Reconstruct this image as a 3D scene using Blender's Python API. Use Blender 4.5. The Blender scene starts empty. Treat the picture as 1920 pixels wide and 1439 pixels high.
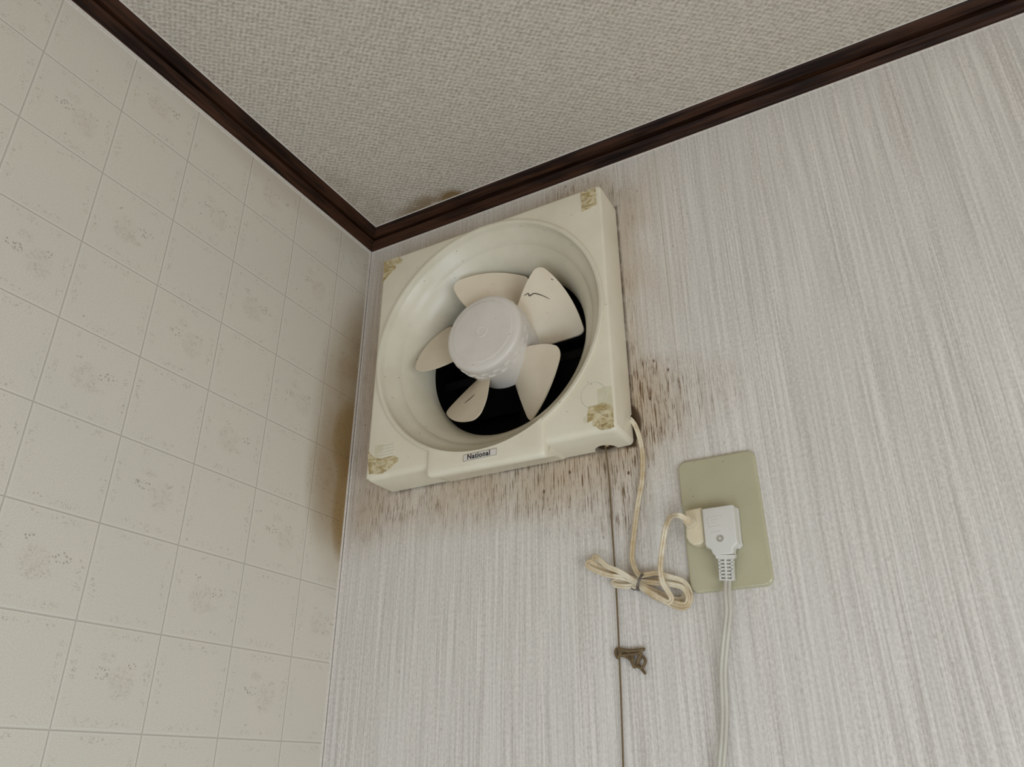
import bpy, bmesh, math, random
from mathutils import Vector, Matrix
from mathutils.geometry import tessellate_polygon
random.seed(7)
S = bpy.context.scene
COL = S.collection

# ------------------------------------------------------------------ camera
# world: wall corner / underside of the cornice at the origin, x along the back wall,
# -y along the left wall (towards the room), z up; metres
FPX = 1462.38
CAM = Vector((0.59532, -0.67675, -0.64749))
RX = Vector((0.87451519, 0.48499319, -0.00218939))       # image right
RY = Vector((-0.22023329, 0.39308346, -0.89273887))      # image down
RZ = Vector((-0.43211166, 0.78119588, 0.4505691))        # forward
cd = bpy.data.cameras.new('camera'); cam = bpy.data.objects.new('camera', cd); COL.objects.link(cam)
cd.sensor_width = 36.0; cd.sensor_fit = 'HORIZONTAL'; cd.lens = FPX / 1920 * 36
cd.clip_start = 0.01
m = Matrix((RX, -RY, -RZ)).transposed().to_4x4(); m.translation = CAM
cam.matrix_world = m
S.camera = cam

# ------------------------------------------------------------------ light
W = bpy.data.worlds.new('world'); S.world = W; W.use_nodes = True
bg = W.node_tree.nodes['Background']
bg.inputs[0].default_value = (1.0, 0.865, 0.715, 1); bg.inputs[1].default_value = 0.50
def area(name, loc, target, sx, sy, power, col):
    l = bpy.data.lights.new(name, 'AREA'); l.shape = 'RECTANGLE'; l.size = sx; l.size_y = sy
    l.energy = power; l.color = col
    o = bpy.data.objects.new(name, l); COL.objects.link(o); o.location = loc
    o.rotation_euler = (Vector(target) - Vector(loc)).to_track_quat('-Z', 'Y').to_euler()
    return o
area('window_daylight', (1.50, -0.95, -1.15), (0.70, -0.05, -0.50), 0.8, 0.7, 9.6, (0.80, 0.91, 1.0))
area('left_wall_fill', (0.42, -1.02, -1.25), (0.0, -0.60, -0.70), 0.45, 0.5, 3.9, (0.64, 0.81, 1.0))  # added bluish fill lamp, unseen; brightens the lower left wall
S.view_settings.view_transform = 'Standard'; S.view_settings.look = 'None'
S.view_settings.exposure = 0.12; S.view_settings.gamma = 1.0
S.view_settings.use_curve_mapping = False

# ------------------------------------------------------------------ helpers
def P(u, v, y=0.0):
    """point of the plane at distance y from the back wall seen at pixel (u, v)"""
    d = RX * ((u - 960) / FPX) + RY * ((v - 719.5) / FPX) + RZ
    t = (y - CAM.y) / d.y
    return CAM + d * t
def PX(u, v, x=0.0):
    d = RX * ((u - 960) / FPX) + RY * ((v - 719.5) / FPX) + RZ
    t = (x - CAM.x) / d.x
    return CAM + d * t

def tag(o, label=None, cat=None, group=None, kind=None):
    if label: o['label'] = label
    if cat: o['category'] = cat
    if group: o['group'] = group
    if kind: o['kind'] = kind
    return o
def empty(name, loc, label, cat, group=None):
    o = bpy.data.objects.new(name, None); COL.objects.link(o); o.location = loc
    o.empty_display_size = 0.02
    tag(o, label, cat, group); bpy.context.view_layer.update(); return o
def wloc(o):
    v = Vector((0, 0, 0))
    while o: v = v + o.location; o = o.parent
    return v
def build(name, bm, mat, parent=None, smooth=None, label=None):
    """link a bmesh given in WORLD coordinates as one object"""
    bmesh.ops.remove_doubles(bm, verts=bm.verts, dist=1e-7)
    bmesh.ops.recalc_face_normals(bm, faces=bm.faces)
    me = bpy.data.meshes.new(name); bm.to_mesh(me); bm.free()
    o = bpy.data.objects.new(name, me); COL.objects.link(o)
    if isinstance(mat, (list, tuple)):
        for q in mat: me.materials.append(q)
    else: me.materials.append(mat)
    if parent:
        o.parent = parent
        me.transform(Matrix.Translation(-wloc(parent)))
    if smooth is not None:
        for p in me.polygons: p.use_smooth = True
        me.set_sharp_from_angle(angle=math.radians(smooth))
    if label: o['label'] = label
    return o
def box(bm, a, b):
    xs, ys, zs = sorted((a[0], b[0])), sorted((a[1], b[1])), sorted((a[2], b[2]))
    v = [bm.verts.new((x, y, z)) for x in xs for y in ys for z in zs]
    for f in ((0,1,3,2),(4,6,7,5),(0,4,5,1),(2,3,7,6),(0,2,6,4),(1,5,7,3)):
        bm.faces.new([v[i] for i in f])
    return v
def prism(bm, pts, y0, y1):
    """polygon given as world points (x,z) extruded from y0 to y1"""
    A = [bm.verts.new((p[0], y0, p[1])) for p in pts]; B = [bm.verts.new((p[0], y1, p[1])) for p in pts]
    n = len(pts); bm.faces.new(A); bm.faces.new(B[::-1])
    for i in range(n): bm.faces.new((A[i], A[(i+1) % n], B[(i+1) % n], B[i]))
def bevelled_prism(bm, pts, yf, yb, r, seg=3):
    """front edge rounded by r (front is the more negative y)"""
    n = len(pts); P2 = [Vector(p) for p in pts]
    area2 = sum(P2[i].x * P2[(i+1) % n].y - P2[(i+1) % n].x * P2[i].y for i in range(n))
    if area2 < 0: P2.reverse()
    offs = []
    for i in range(n):
        a = (P2[i] - P2[i-1]).normalized(); b = (P2[(i+1) % n] - P2[i]).normalized()
        na = Vector((-a.y, a.x)); nb = Vector((-b.y, b.x)); h = (na + nb)
        h = h / max(0.3, h.dot(na)); offs.append(h)
    rings = []
    lv = [(0, yb)] + [(r * (1 - math.cos(t)), yf + r * (1 - math.sin(t))) for t in [k / seg * math.pi / 2 for k in range(seg + 1)]]
    for ins, y in lv:
        rings.append([bm.verts.new((P2[i].x + offs[i].x * ins, y, P2[i].y + offs[i].y * ins)) for i in range(n)])
    for A, B in zip(rings, rings[1:]):
        for i in range(n): bm.faces.new((A[i], A[(i+1) % n], B[(i+1) % n], B[i]))
    bm.faces.new(rings[-1]); bm.faces.new(rings[0][::-1])
def rrect(cx, cz, hw, hh, r, seg=6):
    out = []
    for qx, qz, a0 in ((1,1,0),(-1,1,90),(-1,-1,180),(1,-1,270)):
        for k in range(seg + 1):
            a = math.radians(a0 + 90 * k / seg)
            out.append((cx + qx * (hw - r) + r * math.cos(a), cz + qz * (hh - r) + r * math.sin(a)))
    return out
def catmull(pts, per=8):
    pts = [Vector(p) for p in pts]; out = []
    for i in range(len(pts) - 1):
        p0 = pts[max(0, i-1)]; p1 = pts[i]; p2 = pts[i+1]; p3 = pts[min(len(pts)-1, i+2)]
        for k in range(per):
            t = k / per
            out.append(0.5 * ((2*p1) + (p2-p0)*t + (2*p0-5*p1+4*p2-p3)*t*t + (-p0+3*p1-3*p2+p3)*t**3))
    out.append(pts[-1]); return out
def sweep(bm, path, section, ref=Vector((0, -1, 0)), scale=None, closed=False):
    """sweep a closed 2-D section (side, out) along path; 'out' follows ref"""
    rings = []; n = len(path)
    for i, p in enumerate(path):
        a = path[(i-1) % n] if closed else path[max(0, i-1)]
        b = path[(i+1) % n] if closed else path[min(n-1, i+1)]
        t = (b - a).normalized(); o = ref - t * ref.dot(t)
        if o.length < 0.25: o = o + Vector((-0.5, 0, 0.1)) - t * t.dot(Vector((-0.5, 0, 0.1)))
        o.normalize(); s = t.cross(o); k = scale(i / (n-1)) if scale else 1
        rings.append([bm.verts.new(p + s * (q[0]*k) + o * (q[1]*k)) for q in section])
    m_ = len(section)
    for j in range(n if closed else n - 1):
        A, B = rings[j], rings[(j+1) % n]
        for i in range(m_): bm.faces.new((A[i], A[(i+1) % m_], B[(i+1) % m_], B[i]))
    if not closed: bm.faces.new(rings[0]); bm.faces.new(rings[-1][::-1])
def circ(r, n=10): return [(r * math.cos(2*math.pi*k/n), r * math.sin(2*math.pi*k/n)) for k in range(n)]
def twin(r, n=9):
    """figure-of-eight section of a flat two-core cord"""
    out = []
    for sx, a0 in ((1, -152), (-1, 28)):
        for k in range(n + 1):
            a = math.radians(a0 + 304 * k / n); out.append((sx * r * 0.98 + r * math.cos(a), r * math.sin(a)))
    return out
def lathe(bm, prof, cx, cz, n=96, a0=0, close=False):
    rings = []
    for R_, y in prof:
        if R_ < 1e-6: rings.append([bm.verts.new((cx, y, cz))]); continue
        rings.append([bm.verts.new((cx + R_*math.cos(2*math.pi*k/n), y, cz + R_*math.sin(2*math.pi*k/n))) for k in range(n)])
    for A, B in zip(rings, rings[1:]):
        for i in range(n):
            j = (i+1) % n
            if len(A) == 1: bm.faces.new((A[0], B[j], B[i]))
            elif len(B) == 1: bm.faces.new((A[i], A[j], B[0]))
            else: bm.faces.new((A[i], A[j], B[j], B[i]))

# ------------------------------------------------------------------ shader mini language
class G:
    def __init__(s, name, rough=0.5, spec=0.5):
        s.m = bpy.data.materials.new(name); s.m.use_nodes = True; s.t = s.m.node_tree
        s.b = s.t.nodes['Principled BSDF']; s.b.inputs['Roughness'].default_value = rough
        s.b.inputs['Specular IOR Level'].default_value = spec
        tc = s.t.nodes.new('ShaderNodeTexCoord'); s.co = tc.outputs['Object']
    def n(s, t, **k):
        x = s.t.nodes.new(t)
        for a, b in k.items(): setattr(x, a, b)
        return x
    def put(s, sock, v):
        if isinstance(v, V): s.t.links.new(v.s, sock)
        elif hasattr(v, 'is_linked') or hasattr(v, 'node'): s.t.links.new(v, sock)
        else: sock.default_value = v
    def math(s, op, *a, clamp=False):
        x = s.n('ShaderNodeMath', operation=op, use_clamp=clamp)
        for i, v in enumerate(a): s.put(x.inputs[i], v)
        return V(s, x.outputs[0])
    def xyz(s):
        x = s.n('ShaderNodeSeparateXYZ'); s.put(x.inputs[0], s.co)
        return V(s, x.outputs[0]), V(s, x.outputs[1]), V(s, x.outputs[2])
    def vec(s, x, y, z):
        c = s.n('ShaderNodeCombineXYZ'); s.put(c.inputs[0], x); s.put(c.inputs[1], y); s.put(c.inputs[2], z)
        return c.outputs[0]
    def map(s, sc, co=None):
        x = s.n('ShaderNodeMapping'); s.put(x.inputs['Vector'], co if co is not None else s.co); x.inputs['Scale'].default_value = sc
        return x.outputs[0]
    def noise(s, co, scale, detail=2.0, rough=0.5, dist=0.0, color=False):
        x = s.n('ShaderNodeTexNoise'); s.put(x.inputs['Vector'], co); x.inputs['Scale'].default_value = scale
        x.inputs['Detail'].default_value = detail; x.inputs['Roughness'].default_value = rough; x.inputs['Distortion'].default_value = dist
        return x.outputs['Color'] if color else V(s, x.outputs['Fac'])
    def voro(s, co, scale, feature='F1', out='Distance', rnd=1.0):
        x = s.n('ShaderNodeTexVoronoi', feature=feature); s.put(x.inputs['Vector'], co); x.inputs['Scale'].default_value = scale
        x.inputs['Randomness'].default_value = rnd
        return V(s, x.outputs[out])
    def mix(s, f, a, b):
        x = s.n('ShaderNodeMix', data_type='RGBA'); s.put(x.inputs[0], f)
        for i, v in ((6, a), (7, b)):
            if isinstance(v, tuple) and len(v) == 3: v = (*v, 1)
            s.put(x.inputs[i], v)
        return x.outputs[2]
    def bump(s, h, strength=0.3, dist=0.001):
        x = s.n('ShaderNodeBump'); x.inputs['Strength'].default_value = strength; x.inputs['Distance'].default_value = dist
        s.put(x.inputs['Height'], h); s.t.links.new(x.outputs[0], s.b.inputs['Normal'])
    def color(s, c):
        if isinstance(c, tuple): c = (*c, 1) if len(c) == 3 else c
        s.put(s.b.inputs['Base Color'], c)
    def rough(s, v): s.put(s.b.inputs['Roughness'], v)
class V:
    def __init__(s, g, k): s.g = g; s.s = k
    def __add__(s, o): return s.g.math('ADD', s, o)
    __radd__ = __add__
    def __sub__(s, o): return s.g.math('SUBTRACT', s, o)
    def __rsub__(s, o): return s.g.math('SUBTRACT', o, s)
    def __mul__(s, o): return s.g.math('MULTIPLY', s, o)
    __rmul__ = __mul__
    def __truediv__(s, o): return s.g.math('DIVIDE', s, o)
    def abs(s): return s.g.math('ABSOLUTE', s)
    def fract(s): return s.g.math('FRACT', s)
    def floor(s): return s.g.math('FLOOR', s)
    def sin(s): return s.g.math('SINE', s)
    def pow(s, e): return s.g.math('POWER', s, e)
    def max(s, o): return s.g.math('MAXIMUM', s, o)
    def min(s, o): return s.g.math('MINIMUM', s, o)
    def ss(s, a, b):
        """smooth ramp 0..1 as s goes a..b (a may exceed b)"""
        x = s.g.n('ShaderNodeMapRange', interpolation_type='SMOOTHSTEP', clamp=True)
        s.g.put(x.inputs[0], s)
        if a <= b: x.inputs[1].default_value = a; x.inputs[2].default_value = b; x.inputs[3].default_value = 0; x.inputs[4].default_value = 1
        else: x.inputs[1].default_value = b; x.inputs[2].default_value = a; x.inputs[3].default_value = 1; x.inputs[4].default_value = 0
        return V(s.g, x.outputs[0])
def blob(x, z, cx, cz, rx, rz):
    a = (x - cx) / rx; b = (z - cz) / rz
    return (a*a + b*b).ss(1.0, 0.0)

# ---- materials
def mat_back_wall():
    g = G('striped_wallpaper', 0.62, 0.25); x, y, z = g.xyz()
    wob = (g.noise(g.map((6, 1, 3)), 1.0, 1) - 0.5) * 0.006
    co = g.vec(x + wob, 0.0, z)
    s1 = g.noise(g.map((620, 1, 7), co), 1.0, 2, 0.6)          # fine vertical lines
    s2 = g.noise(g.map((300, 1, 4.0), co), 1.0, 2, 0.6)
    s3 = g.noise(g.map((45, 1, 2.0), co), 1.0, 1)
    sp = g.noise(g.map((420, 420, 300)), 1.0, 2, 0.7)
    h = s1 * 0.5 + s2 * 0.5 + sp * 0.25
    c = g.mix((s1 * 0.7 + s2 * 0.6 + sp * 0.6).ss(0.62, 1.28), (0.46, 0.42, 0.375), (0.80, 0.75, 0.69))
    c = g.mix(s3.ss(0.35, 0.7) * 0.35, c, (0.68, 0.655, 0.60))
    # panel seams
    for sx in (0.4085, 0.7530):
        c = g.mix((x - sx).abs().ss(0.0009, 0.0002) * 0.35, c, (0.28, 0.22, 0.17))
    # brown grime that streamed out round the fan: a shape of its own
    dx = (x - 0.2098).abs() - 0.1475; dz = (z + 0.2115).abs() - 0.1465
    d = dx.max(dz)                                              # distance outside the casing
    fl = g.noise(g.map((900, 1, 38)), 1.0, 4, 0.65)
    fl2 = g.noise(g.map((170, 1, 45)), 1.0, 4, 0.65)
    halo = d.ss(0.055, 0.0) * g.noise(g.map((14, 1, 10)), 1.0, 2).ss(0.38, 0.66)
    below = blob(x, z, 0.19, -0.375, 0.19, 0.055) + blob(x, z, 0.30, -0.385, 0.09, 0.075) + blob(x, z, 0.345, -0.40, 0.035, 0.09)
    right = blob(x, z, 0.366, -0.315, 0.035, 0.075) * 0.8 + blob(x, z, 0.372, -0.318, 0.05, 0.07) + blob(x, z, 0.405, -0.315, 0.085, 0.055) * 0.75 + blob(x, z, 0.36, -0.25, 0.02, 0.12) * 0.7
    top = blob(x, z, 0.31, -0.035, 0.07, 0.05) + blob(x, z, 0.13, -0.045, 0.07, 0.03) * 0.6
    left = blob(x, z, 0.028, -0.25, 0.05, 0.20) * 0.8 + blob(x, z, 0.045, -0.375, 0.06, 0.05)
    st = (halo * 0.5 + below * 0.75 + right * 0.9 + top * 0.8 + left * 0.55)
    tint = d.ss(0.085, 0.0) * (0.35 + 0.65 * g.noise(g.map((12, 1, 9)), 1.0, 3).ss(0.35, 0.62)) * 0.55 + st * 0.22 + blob(x, z, 0.03, -0.22, 0.05, 0.24) * 0.35
    c = g.mix(g.math('MULTIPLY', tint, 0.85, clamp=True), c, (0.47, 0.34, 0.20))
    fk = (fl * 0.78 + fl2 * 0.32)
    c = g.mix(g.math('MULTIPLY', fk.ss(0.545, 0.69) * st, 0.95, clamp=True), c, (0.16, 0.095, 0.045))
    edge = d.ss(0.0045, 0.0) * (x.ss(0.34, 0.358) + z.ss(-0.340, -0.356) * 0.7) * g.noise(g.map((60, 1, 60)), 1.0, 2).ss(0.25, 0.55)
    notch_shade = blob(x, z, 0.3300, -0.3475, 0.017, 0.0125) + blob(x, z, 0.357, -0.335, 0.013, 0.024)  # shade of the casing cavity, painted into the wall behind both notches
    c = g.mix(g.math('MULTIPLY', edge * 0.75 + notch_shade.ss(0.1, 0.7), 0.93, clamp=True), c, (0.07, 0.04, 0.018))
    dots = g.voro(g.map((1, 1, 0.6)), 55)
    c = g.mix(dots.ss(0.085, 0.045) * (0.18 + g.math('MULTIPLY', st, 0.6, clamp=True)), c, (0.12, 0.08, 0.05))
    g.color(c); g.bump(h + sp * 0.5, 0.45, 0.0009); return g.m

FLIP = False
PZ, PY, OZ, OY = 0.0775, 0.0785, 0.0040, 0.0615
def mat_left_wall():
    g = G('embossed_tile_pattern_panel', 0.42, 0.35); x, y, z = g.xyz()
    yy = (0.0 - y + (PY - OY)) / PY; zz = (0.0 - z + OZ) / PZ
    fy = yy.fract(); fz = zz.fract(); iy = yy.floor(); iz = zz.floor()
    dy = (0.5 - (fy - 0.5).abs()) * PY; dz = (0.5 - (fz - 0.5).abs()) * PZ
    line = dy.ss(0.0008, 0.0003).max(dz.ss(0.0008, 0.0003))
    dl = ((fy - 0.5).abs() * 0 + (g.math('MINIMUM', dy, dz)))
    groove = dl.ss(0.0, 0.0011)
    lite = (dl - 0.0015).abs().ss(0.0008, 0.0)
    fine = g.noise(g.map((1, 1, 1)), 900, 2, 0.7)
    c = g.mix(fine.ss(0.3, 0.7), (0.60, 0.555, 0.47), (0.695, 0.65, 0.56))
    big = g.noise(g.map((1, 1, 1)), 9, 2)
    c = g.mix(big.ss(0.4, 0.65) * 0.25, c, (0.60, 0.575, 0.50))
    c = g.mix(lite * 0.35, c, (0.74, 0.71, 0.65))
    c = g.mix(line * 0.42, c, (0.36, 0.31, 0.25))
    # faint curls printed along the grid lines
    v = g.voro(g.vec(0.0, y, z), 260, rnd=0.7)
    curl = (v - 0.38).abs().ss(0.11, 0.03) * g.noise(g.vec(0.0, y, z), 330, 1).ss(0.44, 0.54)
    band = ((dl - 0.0065).abs()).ss(0.0042, 0.0025)
    gate = g.noise(g.vec(0.0, y, z), 75, 1).ss(0.38, 0.48)
    mid = g.math('MAXIMUM', ((fy - 0.5).abs()).ss(0.36, 0.2) * dz.ss(0.012, 0.008), ((fz - 0.5).abs()).ss(0.36, 0.2) * dy.ss(0.012, 0.008))
    c = g.mix(curl * band * gate * mid * 0.42, c, (0.33, 0.28, 0.22))
    # faint sprays of flowers in every other field, mirrored from field to field
    par = 1.0 - g.math('PINGPONG', iy + iz, 1.0)                # 0/1 chequer
    mir = g.math('PINGPONG', iy, 1.0)
    if FLIP: mir = 1.0 - mir
    u = 0.5 - fy; w = fz - 0.5
    flA = blob(u, w, -0.12, -0.04, 0.16, 0.075) + blob(u, w, 0.22, -0.13, 0.07, 0.05)
    buA = blob(u, w, 0.14, 0.03, 0.19, 0.22) + blob(u, w, -0.06, -0.2, 0.13, 0.08) * 0.6
    flB = blob(u, w, 0.18, -0.06, 0.16, 0.08) + blob(u, w, -0.17, -0.19, 0.07, 0.05)
    buB = blob(u, w, -0.07, 0.03, 0.2, 0.22) + blob(u, w, 0.05, 0.12, 0.2, 0.06) * 0.6
    fl = flA * mir + flB * (1.0 - mir); bu = buA * mir + buB * (1.0 - mir)
    pet = g.voro(g.vec(0.0, y, z), 400, rnd=0.8)
    pet = pet.ss(0.42, 0.28)
    lf = g.noise(g.vec(0.0, y * 1.0, z), 330, 2, 0.6, 1.0)
    lf = (lf - 0.56).abs().ss(0.035, 0.008)
    sg = g.noise(g.vec(0.0, y, z), 110, 1).ss(0.36, 0.52)
    c = g.mix(g.math('MULTIPLY', fl.ss(0.1, 0.5) * pet * par, 0.62, clamp=True), c, (0.27, 0.23, 0.18))
    c = g.mix(g.math('MULTIPLY', bu.ss(0.05, 0.6) * lf * sg * par, 0.55, clamp=True), c, (0.30, 0.25, 0.20))
    c = g.mix(g.math('MULTIPLY', bu * par, 0.09, clamp=True), c, (0.52, 0.42, 0.36))
    # brown grease stain in the corner beside the fan
    yn = 0.0 - y
    wob = (g.noise(g.vec(0.0, y, z), 22, 3) - 0.5) * 0.9
    def sb(cy, cz, ry, rz, k): return blob(yn, z, cy, cz, ry, rz) * (1.0 + wob) * k
    st = sb(0.0, -0.27, 0.085, 0.22, 0.62) + sb(0.002, -0.285, 0.040, 0.060, 1.6) + sb(0.002, -0.365, 0.026, 0.075, 1.5) \
        + sb(0.030, -0.335, 0.050, 0.10, 0.40) + sb(0.004, -0.19, 0.045, 0.13, 0.45) + sb(0.10, 0.0, 0.25, 0.04, 0.14)
    c = g.mix(g.math('MULTIPLY', 1.0 - g.math('POWER', 0.26, st), 0.95, clamp=True), c, (0.25, 0.145, 0.035))
    sd = g.voro(g.vec(0.0, y, z), 230).ss(0.17, 0.08)
    c = g.mix(g.math('MULTIPLY', sd * st, 0.9, clamp=True) , c, (0.12, 0.07, 0.03))
    sd = g.voro(g.vec(0.0, y, z), 45).ss(0.05, 0.03)
    c = g.mix(sd * 0.5, c, (0.2, 0.14, 0.09))
    g.color(c)
    g.bump(groove * 1.0 + fine * 0.16 + curl * band * gate * 0.10, 0.45, 0.0008); return g.m

def mat_ceiling():
    g = G('woven_ceiling_paper', 0.85, 0.15); x, y, z = g.xyz()
    wx = (g.noise(g.co, 150, 1) - 0.5) * 0.0022; wy = (g.noise(g.map((1.3, 1, 1)), 170, 1) - 0.5) * 0.0022
    a = ((x + wx) * (2 * math.pi / 0.0074)).sin(); b = ((y + wy) * (2 * math.pi / 0.0062)).sin()
    wv = a * b
    n = g.noise(g.map((230, 330, 230)), 1.0, 3, 0.65)
    big = g.noise(g.co, 28, 2)
    h = wv * 0.20 + n * 1.4
    c = g.mix(h.ss(0.25, 1.05), (0.385, 0.335, 0.27), (0.64, 0.575, 0.485))
    c = g.mix(big.ss(0.35, 0.7) * 0.25, c, (0.50, 0.46, 0.39))
    st = blob(x, 0.0 - y, 0.115, 0.022, 0.07, 0.03) + blob(x, 0.0 - y, 0.15, 0.02, 0.02, 0.02) * 0.8 + blob(x, 0.0 - y, 0.03, 0.06, 0.05, 0.12) * 0.3
    st = st * g.noise(g.co, 45, 3).ss(0.20, 0.60)
    c = g.mix(g.math('MULTIPLY', st, 0.85, clamp=True), c, (0.23, 0.15, 0.07))
    g.color(c); g.bump(h, 0.9, 0.0013); return g.m

def mat_wood(axis):
    g = G('dark_stained_wood_' + axis, 0.5, 0.16)
    sc = (9, 260, 260) if axis == 'x' else (260, 9, 260)
    n1 = g.noise(g.map(sc), 1.0, 3, 0.6); n2 = g.noise(g.map(tuple(v * (0.3 if v > 50 else 1.5) for v in sc)), 1.0, 2)
    c = g.mix((n1 * 0.6 + n2 * 0.6).ss(0.42, 0.8), (0.006, 0.0022, 0.0014), (0.052, 0.021, 0.010))
    g.color(c); g.bump(n1, 0.25, 0.0004); return g.m

def plastic(name, a, b, rough=0.38, speck=0.25, spec=0.45, sc=60):
    g = G(name, rough, spec)
    n = g.noise(g.co, sc * 0.25, 3, 0.6); f = g.noise(g.co, 900, 1)
    c = g.mix((n * 0.8 + f * 0.2).ss(0.35, 0.65), a, b)
    d = g.voro(g.co, 75).ss(0.075, 0.03)
    c = g.mix(d * speck, c, (0.14, 0.10, 0.06))
    s = g.noise(g.map((40, 40, 260)), 1.0, 3, 0.7).ss(0.66, 0.8)
    c = g.mix(s * speck * 0.6, c, (0.38, 0.33, 0.25))
    g.color(c); g.bump(f + n, 0.12, 0.0003); return g.m
def flat(name, col, rough=0.5, spec=0.5):
    g = G(name, rough, spec); g.color(g.mix(g.noise(g.co, 300, 2).ss(0.3, 0.7), tuple(v * 0.93 for v in col), tuple(min(1, v * 1.06) for v in col))); return g.m
def mat_tape():
    g = G('old_adhesive_tape', 0.30, 0.5); x, y, z = g.xyz()
    n = g.noise(g.map((1, 1, 1.6)), 75, 4, 0.6, 1.2); e = g.noise(g.map((0.7, 1, 2.4)), 62, 2, 0.5, 2.2)
    c = g.mix(n.ss(0.36, 0.62), (0.40, 0.30, 0.13), (0.66, 0.57, 0.37))
    c = g.mix((e - 0.5).abs().ss(0.020, 0.0) * 0.85, c, (0.17, 0.105, 0.03))
    g.color(c); g.bump(e, 0.35, 0.0006); return g.m
def mat_tape_pale():
    g = G('pale_adhesive_film', 0.35, 0.5); n = g.noise(g.co, 60, 2)
    g.color(g.mix(n.ss(0.3, 0.7), (0.60, 0.55, 0.38), (0.66, 0.61, 0.45))); return g.m

M = dict(
    back=mat_back_wall(), left=mat_left_wall(), ceil=mat_ceiling(), woodx=mat_wood('x'), woody=mat_wood('y'),
    casing=plastic('yellowed_white_plastic', (0.70, 0.64, 0.495), (0.755, 0.695, 0.555), 0.30, 0.5),
    mouth=plastic('greyed_white_plastic', (0.645, 0.59, 0.455), (0.715, 0.66, 0.525), 0.32, 0.7),
    blade=plastic('tan_tinted_plastic', (0.68, 0.585, 0.44), (0.75, 0.655, 0.51), 0.40, 0.35),
    hub=plastic('hub_white_plastic', (0.64, 0.585, 0.52), (0.71, 0.655, 0.59), 0.42, 0.45),
    tape=mat_tape(), film=mat_tape_pale(),
    dark=flat('near_black', (0.003, 0.003, 0.003), 0.7, 0.1), louvre=flat('near_black_metal', (0.007, 0.006, 0.006), 0.5, 0.15),  # near-black base colours of the duct, shutter flaps and motor
    caulk=flat('white_sealant', (0.72, 0.67, 0.61), 0.4), black=flat('black_print', (0.02, 0.018, 0.015), 0.5),
    grey=flat('faint_grey_print', (0.52, 0.50, 0.43), 0.5), plate=plastic('olive_beige_plastic', (0.435, 0.405, 0.265), (0.475, 0.44, 0.295), 0.16, 0.4, 0.6),
    white=plastic('cool_white_rubber', (0.61, 0.585, 0.53), (0.67, 0.645, 0.585), 0.45, 0.15), beige=plastic('aged_beige_plastic', (0.60, 0.49, 0.31), (0.72, 0.63, 0.46), 0.32, 0.5),
    cord=plastic('yellowed_cord', (0.52, 0.385, 0.21), (0.78, 0.70, 0.54), 0.36, 0.8, sc=140), cord2=plastic('grey_white_cord', (0.50, 0.465, 0.385), (0.59, 0.555, 0.475), 0.42, 0.2),
    string=flat('grimy_brown_string', (0.17, 0.12, 0.065), 0.85, 0.1), tie=flat('dark_wire_tie', (0.12, 0.10, 0.085), 0.4),
    border=flat('worn_grey_border', (0.30, 0.27, 0.22), 0.5), brown=flat('tan_knob_plastic', (0.42, 0.30, 0.16), 0.4), crack=flat('dark_grease_line', (0.05, 0.032, 0.018), 0.6), floor=flat('beige_floor', (0.42, 0.34, 0.25), 0.6))

# ------------------------------------------------------------------ room shell
ZC = 0.0187; ZF = -2.36; LX, LY = 2.7, 2.7; T = 0.12
HX0, HX1, HZ0, HZ1 = 0.0900, 0.3300, -0.3320, -0.0920         # hole behind the fan
bm = bmesh.new()
xs = [-T, HX0, HX1, LX]; zs = [ZF, HZ0, HZ1, ZC + 0.10]
for yv, rev in ((0.0, False), (T, True)):
    for i in range(3):
        for j in range(3):
            if i == 1 and j == 1: continue
            q = [bm.verts.new((xs[a], yv, zs[b])) for a, b in ((i, j), (i+1, j), (i+1, j+1), (i, j+1))]
            bm.faces.new(q[::-1] if rev else q)
for (ax, az), (bx, bz) in (((HX0, HZ0), (HX1, HZ0)), ((HX1, HZ0), (HX1, HZ1)), ((HX1, HZ1), (HX0, HZ1)), ((HX0, HZ1), (HX0, HZ0)),
                           ((-T, ZF), (LX, ZF)), ((LX, ZF), (LX, ZC + 0.1)), ((LX, ZC + 0.1), (-T, ZC + 0.1)), ((-T, ZC + 0.1), (-T, ZF))):
    bm.faces.new([bm.verts.new(p) for p in ((ax, 0, az), (bx, 0, bz), (bx, T, bz), (ax, T, az))])
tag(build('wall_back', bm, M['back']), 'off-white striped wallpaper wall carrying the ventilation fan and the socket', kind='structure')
bm = bmesh.new(); box(bm, (-T, -LY, ZF), (0, 0, ZC + 0.10))
tag(build('wall_left', bm, M['left']), 'cream panelled wall embossed with square fields and faint flowers', kind='structure')
bm = bmesh.new(); box(bm, (0, -LY, ZC), (LX, 0, ZC + 0.10))
tag(build('ceiling', bm, M['ceil']), 'woven-textured beige ceiling', kind='structure')
bm = bmesh.new(); box(bm, (-T, -LY, ZF - 0.08), (LX, T, ZF))
tag(build('floor', bm, M['floor']), kind='structure')

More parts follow.
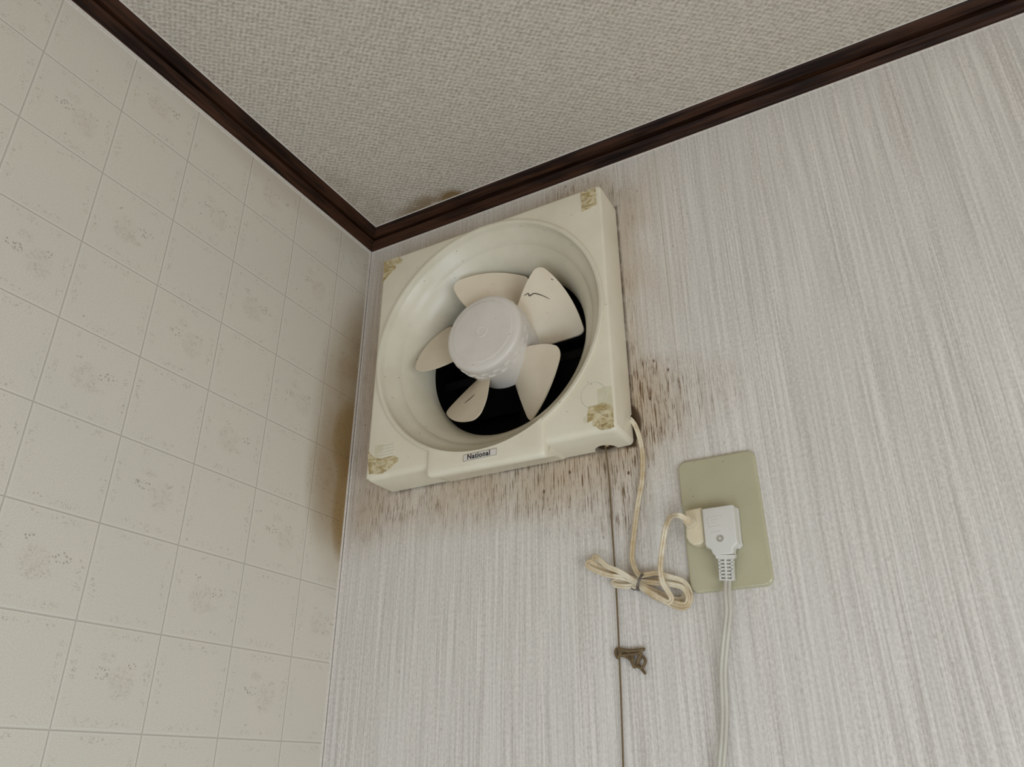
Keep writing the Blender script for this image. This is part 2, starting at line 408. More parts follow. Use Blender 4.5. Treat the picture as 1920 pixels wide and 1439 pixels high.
# cornice mouldings (profile: distance from wall d, height z)
PROF = [(0.0, 0.0), (0.0036, 0.0006), (0.0050, 0.0022), (0.0085, 0.0034), (0.0118, 0.0056), (0.0124, 0.0066), (0.0085, 0.0074), (0.0080, 0.0122),
        (0.0122, 0.0118), (0.0138, 0.0118), (0.0190, 0.0142), (0.0222, 0.0160), (0.0240, 0.0174), (0.0240, ZC), (0.0, ZC)]
bm = bmesh.new(); A = [bm.verts.new((d, -d, z)) for d, z in PROF]; B = [bm.verts.new((LX, -d, z)) for d, z in PROF]
for i in range(len(PROF)): bm.faces.new((A[i], A[(i+1) % len(PROF)], B[(i+1) % len(PROF)], B[i]))
bm.faces.new(B); tag(build('trim_1', bm, M['woodx']), 'dark brown grooved cornice along the top of the striped wall', kind='structure')
bm = bmesh.new(); A = [bm.verts.new((d, -d, z)) for d, z in PROF]; B = [bm.verts.new((d, -LY, z)) for d, z in PROF]
for i in range(len(PROF)): bm.faces.new((A[i], A[(i+1) % len(PROF)], B[(i+1) % len(PROF)], B[i]))
bm.faces.new(B); tag(build('trim_2', bm, M['woody']), 'dark brown grooved cornice along the top of the panelled wall', kind='structure')
# corner bead between the two walls: two thin ridges with a dark slot
bm = bmesh.new()
box(bm, (0, -0.0042, ZF), (0.0010, -0.0020, 0)); box(bm, (0.0012, -0.0010, ZF), (0.0030, 0, 0))
tag(build('trim_3', bm, M['caulk']), 'thin pale bead down the corner between the walls', kind='structure')
bm = bmesh.new(); box(bm, (0, -LY, -0.0018), (0.0009, -0.001, 0)); box(bm, (0, -LY, -0.0042), (0.0005, -0.001, -0.0030))
tag(build('trim_4', bm, M['caulk']), 'thin white edging under the cornice on the panelled wall', kind='structure')
bm = bmesh.new(); box(bm, (0.001, -0.0008, -0.0013), (LX, 0, 0))
tag(build('trim_5', bm, M['caulk']), 'thin white sealant line under the cornice on the striped wall', kind='structure')
bm = bmesh.new(); box(bm, (0.0240, -0.0251, ZC - 0.0007), (LX, -0.0240, ZC)); box(bm, (0.0240, -LY, ZC - 0.0007), (0.0251, -0.0251, ZC))
tag(build('trim_6', bm, M['caulk']), 'thin white sealant line between cornice and ceiling', kind='structure')

# ------------------------------------------------------------------ ventilation fan
XC, ZM = 0.2098, -0.2115; HW, HH = 0.1477, 0.1465; YF = -0.046; YB = -0.0014
fan = empty('ventilation_fan', (XC, 0, ZM), 'yellowed white square wall ventilation fan with five exposed blades, below the cornice', 'ventilation fan')

# casing: polar grid from the mouth ring out to the square rim and back to the wall
angs = [k * 1.5 for k in range(240)]
angs += [-math.degrees(math.atan2(HH, dx)) % 360 for dx in [0.100 + 0.0012 * k for k in range(30)]]
angs += [-math.degrees(math.atan2(dz, HW)) % 360 for dz in [0.108 + 0.0008 * k for k in range(18)]]
for cx_, cz_ in ((1, 1), (-1, 1), (-1, -1), (1, -1)):
    base = math.degrees(math.atan2(cz_ * HH, cx_ * HW)) % 360
    angs += [base + d for d in (-2.2, -1.6, -1.0, -0.5, 0.0, 0.5, 1.0, 2.2)]
angs = sorted(set(round(a % 360, 3) for a in angs))
def rsq(th, ins, r=0.005):
    """radius at which the ray leaves the rounded square inset by ins"""
    c, s = math.cos(th), math.sin(th); hw, hh = HW - ins, HH - ins; r = max(0.0008, r - ins * 0.5)
    t = min(hw / max(abs(c), 1e-9), hh / max(abs(s), 1e-9)); px, pz = abs(c) * t, abs(s) * t
    if px > hw - r and pz > hh - r:
        kx, kz = hw - r, hh - r; b = abs(c) * kx + abs(s) * kz; q = kx*kx + kz*kz - r*r
        t = b + math.sqrt(max(0, b*b - q))
    return t
def notch(x, z, th):
    """depth cut out of the rear edge for the pull string and the cord"""
    if math.sin(th) < -0.5 and z < ZM - HH + 0.004:            # bottom arch
        u = abs(x - 0.3292) / 0.0115
        if u < 1: return 0.0125 * math.sqrt(1 - u * u)
    if math.cos(th) > 0.5 and x > XC + HW - 0.004:             # side notch, one sloping edge
        if -0.3345 < z < -0.3265: return 0.010 * (1 - (z + 0.3345) / 0.0085) if z > -0.3335 else 0.0100 * (z + 0.3345) / 0.001
    return 0
bm = bmesh.new(); rings = []
for lev in range(8):
    ring = []
    for a in angs:
        th = math.radians(a); bot = max(0.0, -math.sin(th))
        onb = 1.0 if (math.sin(th) < 0 and abs(math.cos(th)) < abs(math.sin(th)) * 1.02) else 0.0
        f = 0.0030 + 0.0035 * onb
        if lev == 0: R_, y = 0.1425, YF + 0.004
        elif lev == 1: R_, y = 0.1434, YF
        else:
            ins, y = {2: (f, YF), 3: (f*0.5, YF + f*0.13), 4: (f*0.16, YF + f*0.42), 5: (0, YF + f), 6: (0, YF + 0.030), 7: (0, YB)}[lev]
            R_ = max(rsq(th, ins), 0.1436 + 0.0001 * lev)
        x, z = XC + R_ * math.cos(th), ZM + R_ * math.sin(th)
        if lev == 7: y = YB - notch(x, z, th)
        ring.append(bm.verts.new((x, y, z)))
    rings.append(ring)
n = len(angs)
for A, B in zip(rings, rings[1:]):
    for i in range(n): bm.faces.new((A[i], A[(i+1) % n], B[(i+1) % n], B[i]))
# raised lower lip in the middle of the casing (grows out of the ring)
xl, xr = 0.1445, 0.2835
cols = [0, 0.0006, 0.0015, 0.003, 0.0045] ; xsn = [xl + c for c in cols] + [xl + 0.0045 + (xr - xl - 0.0075) * k / 22 for k in range(1, 22)] + [xr - c for c in (0.003, 0.0015, 0.0006, 0)]
grid = []
for x in xsn:
    e = min((x - xl) / 0.0045, 1, (xr - x) / 0.003); e = math.sqrt(max(0, 1 - (1 - max(0, e))**2))
    zt = ZM - math.sqrt(0.1395**2 - (x - XC)**2); yf = -0.0492; dr = 0.0045 * (1 - e)
    zb = -0.3690 + (x - xl) * -0.018
    pts = [(zt, yf), (-0.357, yf), (zb + 0.0050, yf), (zb + 0.0023, yf + 0.0009), (zb + 0.0007, yf + 0.0028), (zb, yf + 0.0065), (-0.3635, yf + 0.025), (-0.3596, YB - 0.0008), (-0.3575, YB - 0.0008)]
    col = []
    for k, (z, y) in enumerate(pts):
        col.append(bm.verts.new((x, y + dr if k < 6 else y + dr * 0.2, z + dr * (0.9 if k in (4, 5) else 0.2))))
    grid.append(col)
for A, B in zip(grid, grid[1:]):
    for i in range(len(A) - 1): bm.faces.new((A[i], B[i], B[i+1], A[i+1]))
for col in (grid[0], grid[-1]):
    inner = [bm.verts.new((v.co.x, YF + 0.010, min(v.co.z + 0.012, -0.345))) for v in col]
    for i in range(len(col) - 1): bm.faces.new((col[i], col[i+1], inner[i+1], inner[i]))
build('casing', bm, M['casing'], fan, 40)

# bell mouth with raised ring, throat and sleeve through the wall
bm = bmesh.new()
lathe(bm, [(0.1436, -0.0450), (0.1434, -0.0482), (0.1428, -0.0490), (0.1418, -0.0492), (0.1400, -0.0490), (0.1388, -0.0484), (0.1380, -0.0470), (0.1372, -0.0440), (0.1355, -0.0412),
           (0.1290, -0.0342), (0.1238, -0.0292), (0.1232, -0.0278), (0.1222, -0.0266), (0.1175, -0.0225), (0.1125, -0.0165), (0.1075, -0.0090), (0.1040, -0.0015), (0.1028, 0.0030), (0.1022, 0.0065), (0.1020, 0.0130), (0.1040, 0.0130), (0.106, 0.002), (0.115, -0.015), (0.134, -0.034), (0.1425, -0.043)],
      XC, ZM, 192)
build('bell_mouth', bm, M['mouth'], fan, 24)

# dark duct with closed shutter flaps behind the blades
bm = bmesh.new()
for (a, b) in (((HX0, 0.02, HZ0), (HX0 + 0.002, T, HZ1)), ((HX1 - 0.002, 0.02, HZ0), (HX1, T, HZ1)), ((HX0, 0.02, HZ0), (HX1, T, HZ0 + 0.002)), ((HX0, 0.02, HZ1 - 0.002), (HX1, T, HZ1)), ((HX0, T - 0.004, HZ0), (HX1, T, HZ1))):
    box(bm, a, b)
lathe(bm, [(0.1035, 0.0125), (0.1195, 0.0200)], XC, ZM, 48)
build('duct_box', bm, M['dark'], fan)
for k in range(3):
    bm = bmesh.new(); z1 = HZ1 - 0.004 - k * 0.077
    A = [(HX0 + 0.004, 0.092, z1), (HX1 - 0.004, 0.092, z1), (HX1 - 0.004, 0.078, z1 - 0.079), (HX0 + 0.004, 0.078, z1 - 0.079)]
    va = [bm.verts.new(p) for p in A]; vb = [bm.verts.new((p[0], p[1] + 0.0012, p[2])) for p in A]
    bm.faces.new(va); bm.faces.new(vb[::-1])
    for i in range(4): bm.faces.new((va[i], va[(i+1) % 4], vb[(i+1) % 4], vb[i]))
    build('shutter_flap', bm, M['louvre'], fan, label='near-black metal shutter flap')
bm = bmesh.new(); lathe(bm, [(0, 0.012), (0.034, 0.012), (0.036, 0.016), (0.036, 0.060), (0.030, 0.066), (0, 0.066)], XC, ZM, 48)
for a in (0, 90, 180, 270):
    c, s = math.cos(math.radians(a)), math.sin(math.radians(a))
    pth = [Vector((XC + c * 0.034, 0.050, ZM + s * 0.034)), Vector((XC + c * 0.112, 0.050, ZM + s * 0.112))]
    sweep(bm, pth, [(-.005, -.0015), (.005, -.0015), (.005, .0015), (-.005, .0015)])
build('motor', bm, M['louvre'], fan, 40, label='near-black motor on four arms')

# hub: cap with key pattern round the rim
bm = bmesh.new()
lathe(bm, [(0, -0.0486), (0.0050, -0.0486), (0.0058, -0.0489), (0.0068, -0.0489), (0.0074, -0.0485), (0.0080, -0.0485), (0.0200, -0.0485), (0.0360, -0.0485), (0.0372, -0.0483), (0.0382, -0.0478), (0.0420, -0.0472), (0.0445, -0.0462), (0.0462, -0.0444), (0.0469, -0.0420),
           (0.0472, -0.0370), (0.0472, -0.0255), (0.0462, -0.0245), (0.0455, -0.0150), (0.0446, 0.0080), (0.0438, 0.0095), (0.0, 0.0095)], XC, ZM, 128)
NK = 40
for k in range(NK):
    a0 = 2 * math.pi * k / NK; w = 2 * math.pi / NK
    ya = -0.0352 if k % 2 else -0.0290
    def bar(t0, t1, y0, y1):
        R_ = 0.0472; n_ = 3; vs = []
        for i in range(n_ + 1):
            t = t0 + (t1 - t0) * i / n_
            vs.append([bm.verts.new((XC + r * math.cos(t), yy, ZM + r * math.sin(t))) for r, yy in ((R_ - .0002, y0), (R_ + .0010, y0), (R_ + .0010, y1), (R_ - .0002, y1))])
        for A, B in zip(vs, vs[1:]):
            for i in range(4): bm.faces.new((A[i], A[(i+1) % 4], B[(i+1) % 4], B[i]))
        bm.faces.new(vs[0]); bm.faces.new(vs[-1][::-1])
        for v_ in vs:
            for w_ in v_:
                for f_ in w_.link_faces: f_.material_index = 1
    bar(a0 + w * 0.05, a0 + w * 0.95, ya - 0.0005, ya + 0.0005)
    if k % 2: bar(a0 + w * 0.93, a0 + w * 1.05, -0.0350, -0.0292)
hub = build('hub_cap', bm, [M['hub'], M['caulk']], fan, 12)

# blades
def blade_surface(lead, i, j, ni, nj):
    s = i / ni                    # 0 leading edge .. 1 trailing edge
    r_ = 1 - (1 - j / nj) ** 1.6   # 0 root .. 1 tip
    Rr = 0.0440 + (0.0985 - 0.0440) * r_
    span = 49 + 3 * (1 - r_)
    # rounded tip corners
    e0, e1 = 0.0, 0.0
    if r_ > 0.84:
        q = (r_ - 0.84) / 0.16; e0 = (1 - math.sqrt(max(0, 1 - q*q))) * 0.115; e1 = (1 - math.sqrt(max(0, 1 - q*q))) * 0.06
    ss_ = e0 + s * (1 - e0 - e1)
    a = math.radians(lead - span * ss_ + 3.0 * math.sin(math.pi * r_) * (1 - s))
    yl = -0.0230 + (-0.0375 + 0.0230) * r_; yt = 0.0080 + (0.0070 - 0.0080) * r_
    y = yl + (yt - yl) * ss_ - 0.0035 * math.sin(math.pi * ss_)
    return Vector((XC + Rr * math.cos(a), y, ZM + Rr * math.sin(a)))
leads = [120, 48, -24, -96, -168]
def make_blade(lead):
    bm = bmesh.new(); ni, nj = 18, 20; F = []; Bk = []
    for i in range(ni + 1):
        F.append([]); Bk.append([])
        for j in range(nj + 1):
            p = blade_surface(lead, i, j, ni, nj); F[-1].append(bm.verts.new(p))
            Bk[-1].append(bm.verts.new(p + Vector((0, 0.0021, 0))))
    for i in range(ni):
        for j in range(nj):
            bm.faces.new((F[i][j], F[i+1][j], F[i+1][j+1], F[i][j+1])); bm.faces.new((Bk[i][j], Bk[i][j+1], Bk[i+1][j+1], Bk[i+1][j]))
    for i in range(ni):
        for j in (0, nj): bm.faces.new((F[i][j], F[i+1][j], Bk[i+1][j], Bk[i][j]))
    for j in range(nj):
        for i in (0, ni): bm.faces.new((F[i][j], F[i][j+1], Bk[i][j+1], Bk[i][j]))
    return build('blade', bm, M['blade'], fan, 50)
blades = [make_blade(l) for l in leads]
def streak(blade, lead, pts, w, name='grease_streak'):
    """a thin dark line of grime lying on the blade face; pts = (s, r) on the blade"""
    bm = bmesh.new(); path = [blade_surface(lead, s * 18, r * 20, 18, 20) + Vector((0, -0.0002, 0)) for s, r in pts]
    sweep(bm, catmull(path, 4), circ(w, 6), scale=lambda t: 0.35 + 0.65 * math.sin(math.pi * min(1, t * 0.9 + 0.1)))
    build(name, bm, M['crack'], blade)
streak(blades[1], leads[1], [(0.06, 0.22), (0.11, 0.28), (0.15, 0.26), (0.20, 0.34), (0.33, 0.41), (0.43, 0.46)], 0.00065)
streak(blades[3], leads[3], [(0.40, 0.24), (0.50, 0.33), (0.60, 0.42)], 0.00055)
streak(blades[1], leads[1], [(0.24, 0.80), (0.27, 0.83)], 0.0004)

# name plate
q = [P(868.2, 855.3, -0.0496), P(935, 841.5, -0.0496), P(933, 852.6, -0.0496), P(866.3, 865.6, -0.0496)]
bm = bmesh.new()
cx = sum(p.x for p in q) / 4; cz = sum(p.z for p in q) / 4; hw, hh = 0.0195, 0.0036
sl = 0.0
prism(bm, rrect(cx, cz, hw, hh, 0.0006, 2), -0.0500, -0.0485)
np_ = build('name_plate', bm, M['hub'], fan, label='small framed name plate on the lower lip')
bm = bmesh.new()
for a, b in (((cx - hw, cz + hh - .0003), (cx + hw, cz + hh)), ((cx - hw, cz - hh), (cx + hw, cz - hh + .0003)), ((cx - hw, cz - hh), (cx - hw + .0003, cz + hh)), ((cx + hw - .0003, cz - hh), (cx + hw, cz + hh))):
    box(bm, (a[0], -0.0503, a[1]), (b[0], -0.0500, b[1]))
build('plate_border', bm, M['border'], np_)
def text_mesh(txt, size, name, mat, parent, cx, y, cz, bold=0.0, xs=1.0):
    cu = bpy.data.curves.new('t', 'FONT'); cu.body = txt; cu.size = size; cu.align_x = 'CENTER'; cu.align_y = 'CENTER'; cu.extrude = 0.0001; cu.space_character = 1.12; cu.offset = bold
    o = bpy.data.objects.new('t', cu); COL.objects.link(o); dg = bpy.context.evaluated_depsgraph_get()
    me = bpy.data.meshes.new_from_object(o.evaluated_get(dg)); bpy.data.objects.remove(o)
    me.transform(Matrix.Translation((cx, y, cz)) @ Matrix.Rotation(math.pi/2, 4, 'X') @ Matrix.Diagonal((xs, 1, 1, 1)))
    r = bpy.data.objects.new(name, me); COL.objects.link(r); me.materials.append(mat); r.parent = parent
    me.transform(Matrix.Translation(-wloc(parent))); return r
bpy.context.view_layer.update()
text_mesh('National', 0.0078, 'lettering', M['black'], np_, cx - 0.0015, -0.0503, cz + 0.0002, 0.00017, 0.90)

# remnants of adhesive tape, thin films lying on the casing
YT = YF - 0.0004
def patch(pix, name, mat, y=YT, th=0.0005, label=None, jag=0.0):
    pts = []
    for i, p in enumerate(pix):
        a = P(*p, y); b = P(*pix[(i+1) % len(pix)], y); k = 4
        for t in range(k):
            w = a.lerp(b, t / k); pts.append((w.x + random.uniform(-jag, jag) * (t > 0), w.z + random.uniform(-jag, jag) * (t > 0)))
    # keep on the flat face
    pts = [(min(max(x, XC - HW + 0.0012), XC + HW - 0.0022), min(max(z, ZM - HH + 0.0012), ZM + HH - 0.0015)) for x, z in pts]
    pts = [p for i, p in enumerate(pts) if (Vector(p) - Vector(pts[i-1])).length > 1e-5]
    bm = bmesh.new(); n_ = len(pts)
    A = [bm.verts.new((p[0], y, p[1])) for p in pts]; B = [bm.verts.new((p[0], y + th, p[1])) for p in pts]
    for t3 in tessellate_polygon([[Vector((p[0], p[1], 0)) for p in pts]]):
        bm.faces.new([A[i] for i in t3]); bm.faces.new([B[i] for i in reversed(t3)])
    for i in range(n_): bm.faces.new((A[i], A[(i+1) % n_], B[(i+1) % n_], B[i]))
    return build(name, bm, mat, fan, label=label)
patch([(720, 488), (745, 480), (755, 487), (748, 496), (742, 494), (742, 503), (736, 508), (717, 531)], 'tape_remnant', M['tape'], jag=0.0006, label='brown tape remnant at the upper left corner')
patch([(1088, 362), (1116, 352), (1119, 383), (1091, 398)], 'tape_remnant', M['tape'], jag=0.0004, label='brown tape remnant at the upper right corner')
patch([(1104, 763), (1134, 755), (1149, 763), (1151, 790), (1153, 800), (1146, 802), (1145, 809), (1138, 811), (1112, 799), (1112, 789), (1101, 793)], 'tape_remnant', M['tape'], jag=0.0008, label='crumpled brown tape remnant at the lower right corner')
patch([(1120, 731), (1133, 726), (1151, 724), (1153, 770), (1122, 758)], 'tape_film', M['film'], y=YF - 0.0002, th=0.0003, label='pale film above the lower right tape')
patch([(1094, 782), (1103, 782), (1101, 794), (1094, 792)], 'tape_film', M['film'], y=YF - 0.0002, th=0.0003, label='pale film left of the lower right tape')
patch([(690, 847), (701, 858), (712, 861), (738, 855), (741, 856), (747, 859), (745, 866), (730, 880), (712, 889), (692, 890)], 'tape_remnant', M['tape'], jag=0.0007, label='torn yellow tape remnant at the lower left corner')
patch([(703, 837), (719, 834), (718, 845), (710, 848), (709, 860), (702, 857)], 'tape_film', M['film'], y=YF - 0.0002, th=0.0003, label='pale film above the lower left tape')
# outline left by a round sticker
cc = P(1112, 741, YT); bm = bmesh.new()
sweep(bm, [Vector((cc.x + 0.0128 * math.cos(t), YF - 0.0001, cc.z + 0.0135 * math.sin(t))) for t in [2*math.pi*k/48 for k in range(48)]], circ(0.00022, 5), closed=True)
build('sticker_outline', bm, M['grey'], fan)
# illegible faded printing
bm = bmesh.new()
for r_ in range(5):
    xx = 0.0795
    while xx < 0.0975:
        w = random.uniform(0.0008, 0.0022); zz = -0.3215 - r_ * 0.0036
        box(bm, (xx, YF - 0.0003, zz), (xx + w, YF, zz + random.uniform(0.0004, 0.0008))); xx += w + random.uniform(0.0004, 0.0012)
build('faded_print', bm, M['grey'], fan)

# ------------------------------------------------------------------ pull string
def pull():
    y = -0.0030; a = P(1137.5, 858, y)
    top = Vector((a.x, -0.0060, -0.349)); x0 = a.x; kz = P(1161, 1218, y).z
    o = empty('pull_cord', (x0, y, kz), 'thin brown pull string hanging from the fan, tied in a ragged knot halfway', 'pull cord')
    bm = bmesh.new()
    path = catmull([top, P(1142, 900, y), P(1149, 1010, y), P(1156, 1120, y), P(1160.5, 1215, y), P(1165, 1330, y), P(1168.5, 1440, y), P(1171, 1520, y)] , 8)
    sweep(bm, path, circ(0.0008, 7)); build('string', bm, M['string'], o, 60)
    bm = bmesh.new(); c = top + Vector((0.0018, 0.001, -0.0045))
    bmesh.ops.create_uvsphere(bm, u_segments=14, v_segments=10, radius=0.0028, matrix=Matrix.Translation(c))
    sweep(bm, [top + Vector((0, 0, 0.006)), top], circ(0.0013, 8))
    build('string_stop', bm, M['brown'], o, 60, label='small tan bead where the string leaves the fan')
    k = lambda u, v, dy=0.0: P(u, v, y + dy)
    for pts, w in (([(1160, 1217), (1175, 1221), (1190, 1221), (1204, 1219), (1207, 1218)], .0013),
                   ([(1159, 1222), (1170, 1224), (1180, 1232), (1186, 1245), (1190, 1252), (1196, 1243), (1204, 1232), (1210, 1240), (1206, 1251), (1198, 1252), (1194, 1244), (1198, 1233), (1204, 1225)], .0011),
                   ([(1158, 1230), (1168, 1230), (1178, 1234), (1186, 1240), (1184, 1228), (1176, 1222)], .0012),
                   ([(1198, 1248), (1204, 1256), (1210, 1264)], .0011), ([(1157, 1216), (1154.5, 1224), (1158, 1234), (1163, 1226), (1160, 1217)], .0012), ([(1165, 1229), (1180, 1228), (1196, 1226), (1203, 1222)], .0010)):
        bm = bmesh.new(); sweep(bm, catmull([k(u, v, random.uniform(-.0018, .0012)) for u, v in pts], 5), circ(w * 1.2, 7)); build('knot_strand', bm, M['string'], o, 60)
    return o
pull()

# ------------------------------------------------------------------ socket plate
def pl(u, v): p = P(u, v, -0.0040); return (p.x, p.z)
CP = (0.4345, -0.4462)
sock = empty('socket_plate', (CP[0], 0, CP[1]), 'olive beige rounded wall socket plate below and right of the fan', 'socket plate')
bm = bmesh.new(); bevelled_prism(bm, rrect(CP[0], CP[1], 0.0355, 0.0603, 0.0075, 8), -0.0045, 0.0, 0.0022, 4)
build('plate', bm, M['plate'], sock, 35)
YP = -0.0045
bm = bmesh.new(); prism(bm, rrect(CP[0] - 0.006, CP[1] - 0.012, 0.011, 0.012, 0.002, 3), YP - 0.0008, YP)
build('socket_insert', bm, M['beige'], sock, label='beige socket insert behind the plugs')

# ------------------------------------------------------------------ fan power cord with plug
cz_ = P(1300, 985, -0.016)
pc = empty('power_cord', P(1283, 1000, -0.0045), 'yellowed flat power cord of the fan, tied in a bundle, with beige plug', 'power cord')
yb = -0.0165
bm = bmesh.new()
fp = [(1284, 957), (1313, 951.5), (1316, 953), (1320.5, 1016), (1312, 1021), (1300, 1023), (1291, 1017), (1286, 1008)]
bevelled_prism(bm, [(P(u, v, yb).x, P(u, v, yb).z) for u, v in fp], yb, YP - 0.0002, 0.0016, 3)
plug = build('plug', bm, M['beige'], pc, 45)
bc = P(1297, 983, yb)
prof = []
for k in range(7): prof += [(0.0050 - 0.00022 * k, yb - 0.0024 * k), (0.0050 - 0.00022 * k, yb - 0.0024 * k - 0.0013), (0.0031 - 0.00010 * k, yb - 0.0024 * k - 0.0014), (0.0031 - 0.00010 * k, yb - 0.0024 * k - 0.0023)]
bm = bmesh.new(); lathe(bm, [(0, yb)] + prof + [(0, prof[-1][1])], bc.x, bc.z, 20)
build('strain_relief', bm, M['cord'], plug, 30, label='ribbed tan strain relief')
ye = yb - 0.017
C1 = [(1195, 808, -0.0045), (1203, 840, -0.004), (1205, 870, -0.004), (1203, 905, -0.004), (1196, 945, -0.004), (1190, 990, -0.004), (1185, 1035, -0.005), (1186, 1055, -0.006), (1197, 1078, -0.008),
      (1212, 1078, -0.009), (1232, 1075, -0.009), (1256, 1082, -0.008), (1280, 1090, -0.007), (1292, 1106, -0.007), (1294, 1126, -0.007), (1284, 1140, -0.006), (1262, 1136, -0.005), (1230, 1118, -0.005), (1200, 1097, -0.006),
      (1170, 1084, -0.010), (1140, 1079, -0.011), (1112, 1068, -0.011), (1101, 1060, -0.011), (1107, 1053, -0.009), (1120, 1062, -0.007), (1145, 1073, -0.006), (1175, 1082, -0.006), (1200, 1090, -0.007),
      (1225, 1093, -0.010), (1255, 1096, -0.010), (1279, 1102, -0.010), (1290, 1118, -0.010), (1285, 1134, -0.0095), (1262, 1130, -0.009), (1232, 1122, -0.0085), (1198, 1101, -0.009),
      (1172, 1100, -0.007), (1155, 1098, -0.006), (1150, 1092, -0.0045), (1160, 1089, -0.0035), (1180, 1092, -0.0035), (1200, 1094, -0.0045),
      (1225, 1090, -0.0065), (1250, 1088, -0.006), (1272, 1096, -0.005), (1284, 1110, -0.004), (1278, 1124, -0.004), (1256, 1122, -0.004), (1228, 1108, -0.004), (1198, 1096, -0.011),
      (1165, 1074, -0.013), (1138, 1062, -0.013), (1122, 1048, -0.012), (1114, 1045, -0.010), (1116, 1054, -0.007), (1140, 1068, -0.004), (1172, 1084, -0.004), (1200, 1099, -0.0125),
      (1222, 1113, -0.013), (1244, 1126, -0.013), (1254, 1130, -0.013), (1259, 1122, -0.014), (1252, 1109, -0.015), (1242, 1092, -0.016), (1238, 1066, -0.017), (1240, 1040, -0.018), (1245, 1005, -0.021), (1250, 984, -0.026)]
path = [Vector((0.340, -0.0065, -0.3285)), Vector((0.3540, -0.0058, -0.3310)), Vector((0.3590, -0.0052, -0.3352))] + [P(u, v, y) for u, v, y in C1]
path += [P(1259, 969, -0.0335), Vector((bc.x - 0.0035, ye - 0.0065, bc.z + 0.0020)), Vector((bc.x, ye + 0.001, bc.z))]
bm = bmesh.new(); sweep(bm, catmull(path, 6), twin(0.00122)); build('cord', bm, M['cord'], pc, 55)
bm = bmesh.new()
for off in (0, 3.2):
    loop = [P(1203 + off, 1077, -0.010), P(1199 + off, 1084, -0.0165), P(1195 + off, 1094, -0.0170), P(1194 + off, 1103, -0.013), P(1196 + off, 1108, -0.008), P(1200 + off, 1104, -0.0035), P(1203 + off, 1092, -0.003), P(1205 + off, 1080, -0.005), P(1203 + off, 1077, -0.010)]
    sweep(bm, catmull(loop, 5), circ(0.0006, 6))
sweep(bm, catmull([P(1197, 1103, -0.014), P(1190, 1107, -0.016), P(1183, 1103, -0.017)], 5), circ(0.0006, 6))
build('twist_tie', bm, M['tie'], pc, 60, label='dark wire twist tie round the bundled cord')

# ------------------------------------------------------------------ white plug with cord running down
yw = -0.0190
wp = empty('white_power_plug', P(1350, 990, -0.0045), 'flat white plug in the socket plate, its white cord hanging straight down', 'power plug')
bm = bmesh.new()
fp = [(1315.2, 956), (1317.5, 954), (1372, 946), (1375.2, 948), (1381, 1010), (1383, 1017), (1377, 1024), (1374.5, 1026), (1374, 1036), (1371, 1039), (1339, 1041), (1335.5, 1038), (1333, 1031), (1324, 1026), (1321.5, 1020)]
bevelled_prism(bm, [(P(u, v, yw).x, P(u, v, yw).z) for u, v in fp], yw, -0.0088, 0.0013, 3)
bevelled_prism(bm, [(P(u, v, yw).x + 0.0012, P(u, v, yw).z) for u, v in fp[2:7]] + [(P(u, v, yw).x + 0.0012, P(u, v, yw).z) for u, v in ((1324, 1020), (1317, 960))], -0.0088, YP - 0.0010, 0.0004, 2)
body = build('plug_body', bm, M['white'], wp, 40)
c = P(1350, 1010, yw); bm = bmesh.new()
lathe(bm, [(0, yw - .0004), (0.0015, yw - .0004), (0.0016, yw - .0001), (0.0020, yw - .0001), (0.0021, yw - .0006), (0.0026, yw - .0006), (0.0027, yw + .0003)], c.x, c.z, 24)
build('screw_cover', bm, M['cord2'], body, 30, label='small round screw cover')
bm = bmesh.new()
lathe(bm, [(0.00165, yw - .00015), (0.0020, yw - .00015)], c.x, c.z, 24); lathe(bm, [(0.00265, yw - .0001), (0.0030, yw - .0001)], c.x, c.z, 24)
build('screw_gap', bm, M['tie'], body)
bm = bmesh.new()
a, b = P(1326, 971, yw), P(1365, 984, yw)
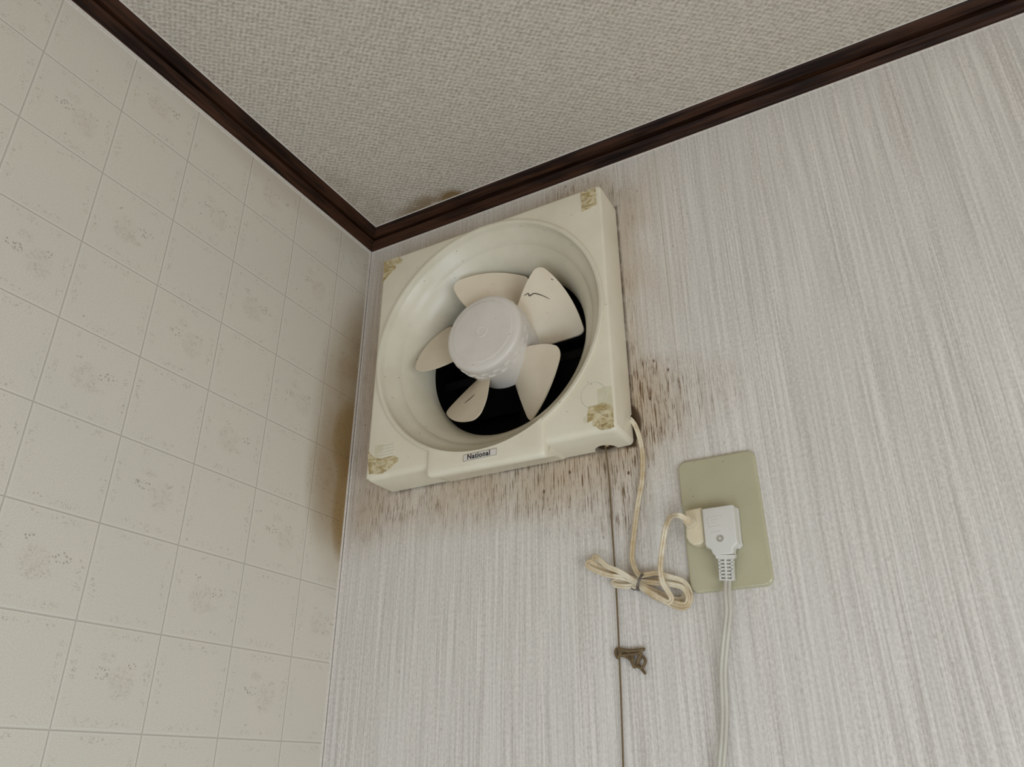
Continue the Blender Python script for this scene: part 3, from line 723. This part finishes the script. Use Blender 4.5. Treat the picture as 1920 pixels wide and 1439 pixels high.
for r0 in ((a.x, a.z, b.x - .004, a.z + .0003), (a.x, a.z - .0085, b.x - .006, a.z - .0082), (a.x, a.z - .0085, a.x + .0003, a.z), (a.x + .003, a.z - .003, b.x - .008, a.z - .0027), (a.x + .003, a.z - .0055, b.x - .010, a.z - .0052), (a.x + .001, a.z - .0135, b.x - .007, a.z - .0131)):
    box(bm, (r0[0], yw - 0.0001, r0[1]), (r0[2], yw + 0.0001, r0[3]))
build('moulded_marks', bm, M['grey'], body)
# strain relief with two columns of slots
t0 = P(1358.5, 1040, yw); t1 = P(1361.5, 1087, -0.014)
bm = bmesh.new(); axis = (t1 - t0); L_ = axis.length; ax = axis.normalized(); out = Vector((0, -1, 0)); out = (out - ax * out.dot(ax)).normalized(); sd = ax.cross(out)
c0 = t0 + Vector((0, 0.0045, 0)); 
def slab(s0, s1, w0, w1, d, lat=0.0):
    vs = []
    for s_, w in ((s0, w0), (s1, w1)):
        for a_, b_ in ((-1, -1), (1, -1), (1, 1), (-1, 1)): vs.append(bm.verts.new(c0 + ax * (L_ * s_) + sd * (lat + a_ * w) + out * (b_ * d)))
    for f in ((0,1,2,3), (7,6,5,4), (0,4,5,1), (1,5,6,2), (2,6,7,3), (3,7,4,0)): bm.faces.new([vs[i] for i in f])
W_ = lambda s_: 0.0072 - 0.0026 * s_
slab(-0.03, 0.12, 0.0082, 0.0076, 0.0034); slab(0.10, 1.0, W_(0) * 0.86, W_(1) * 0.80, 0.0006)
slab(0.10, 1.0, 0.0009, 0.0008, 0.0033)
for k in range(7):
    s_ = 0.12 + k * 0.142; slab(s_ - 0.040, s_ + 0.024, W_(s_), W_(s_ + 0.05), 0.0031)
for sgn in (-1, 1):
    slab(0.1, 1.0, 0.0008, 0.0008, 0.0031, sgn * 0.0052)
build('strain_relief', bm, M['white'], body, label='slotted white strain relief')
bm = bmesh.new()
path = [c0 + ax * (L_ * 0.7), c0 + ax * (L_ * 1.02)] + [P(u, v, y) for u, v, y in ((1363.5, 1112, -0.012), (1365.5, 1145, -0.011), (1362.5, 1178, -0.009), (1358.5, 1217, -0.007), (1355.5, 1261, -0.006), (1357, 1305, -0.006), (1358, 1340, -0.006), (1356, 1390, -0.006), (1352, 1440, -0.006), (1349, 1500, -0.006), (1349, 1620, -0.006))]
sweep(bm, catmull(path, 8), twin(0.0017)); build('cord', bm, M['cord2'], wp, 55)
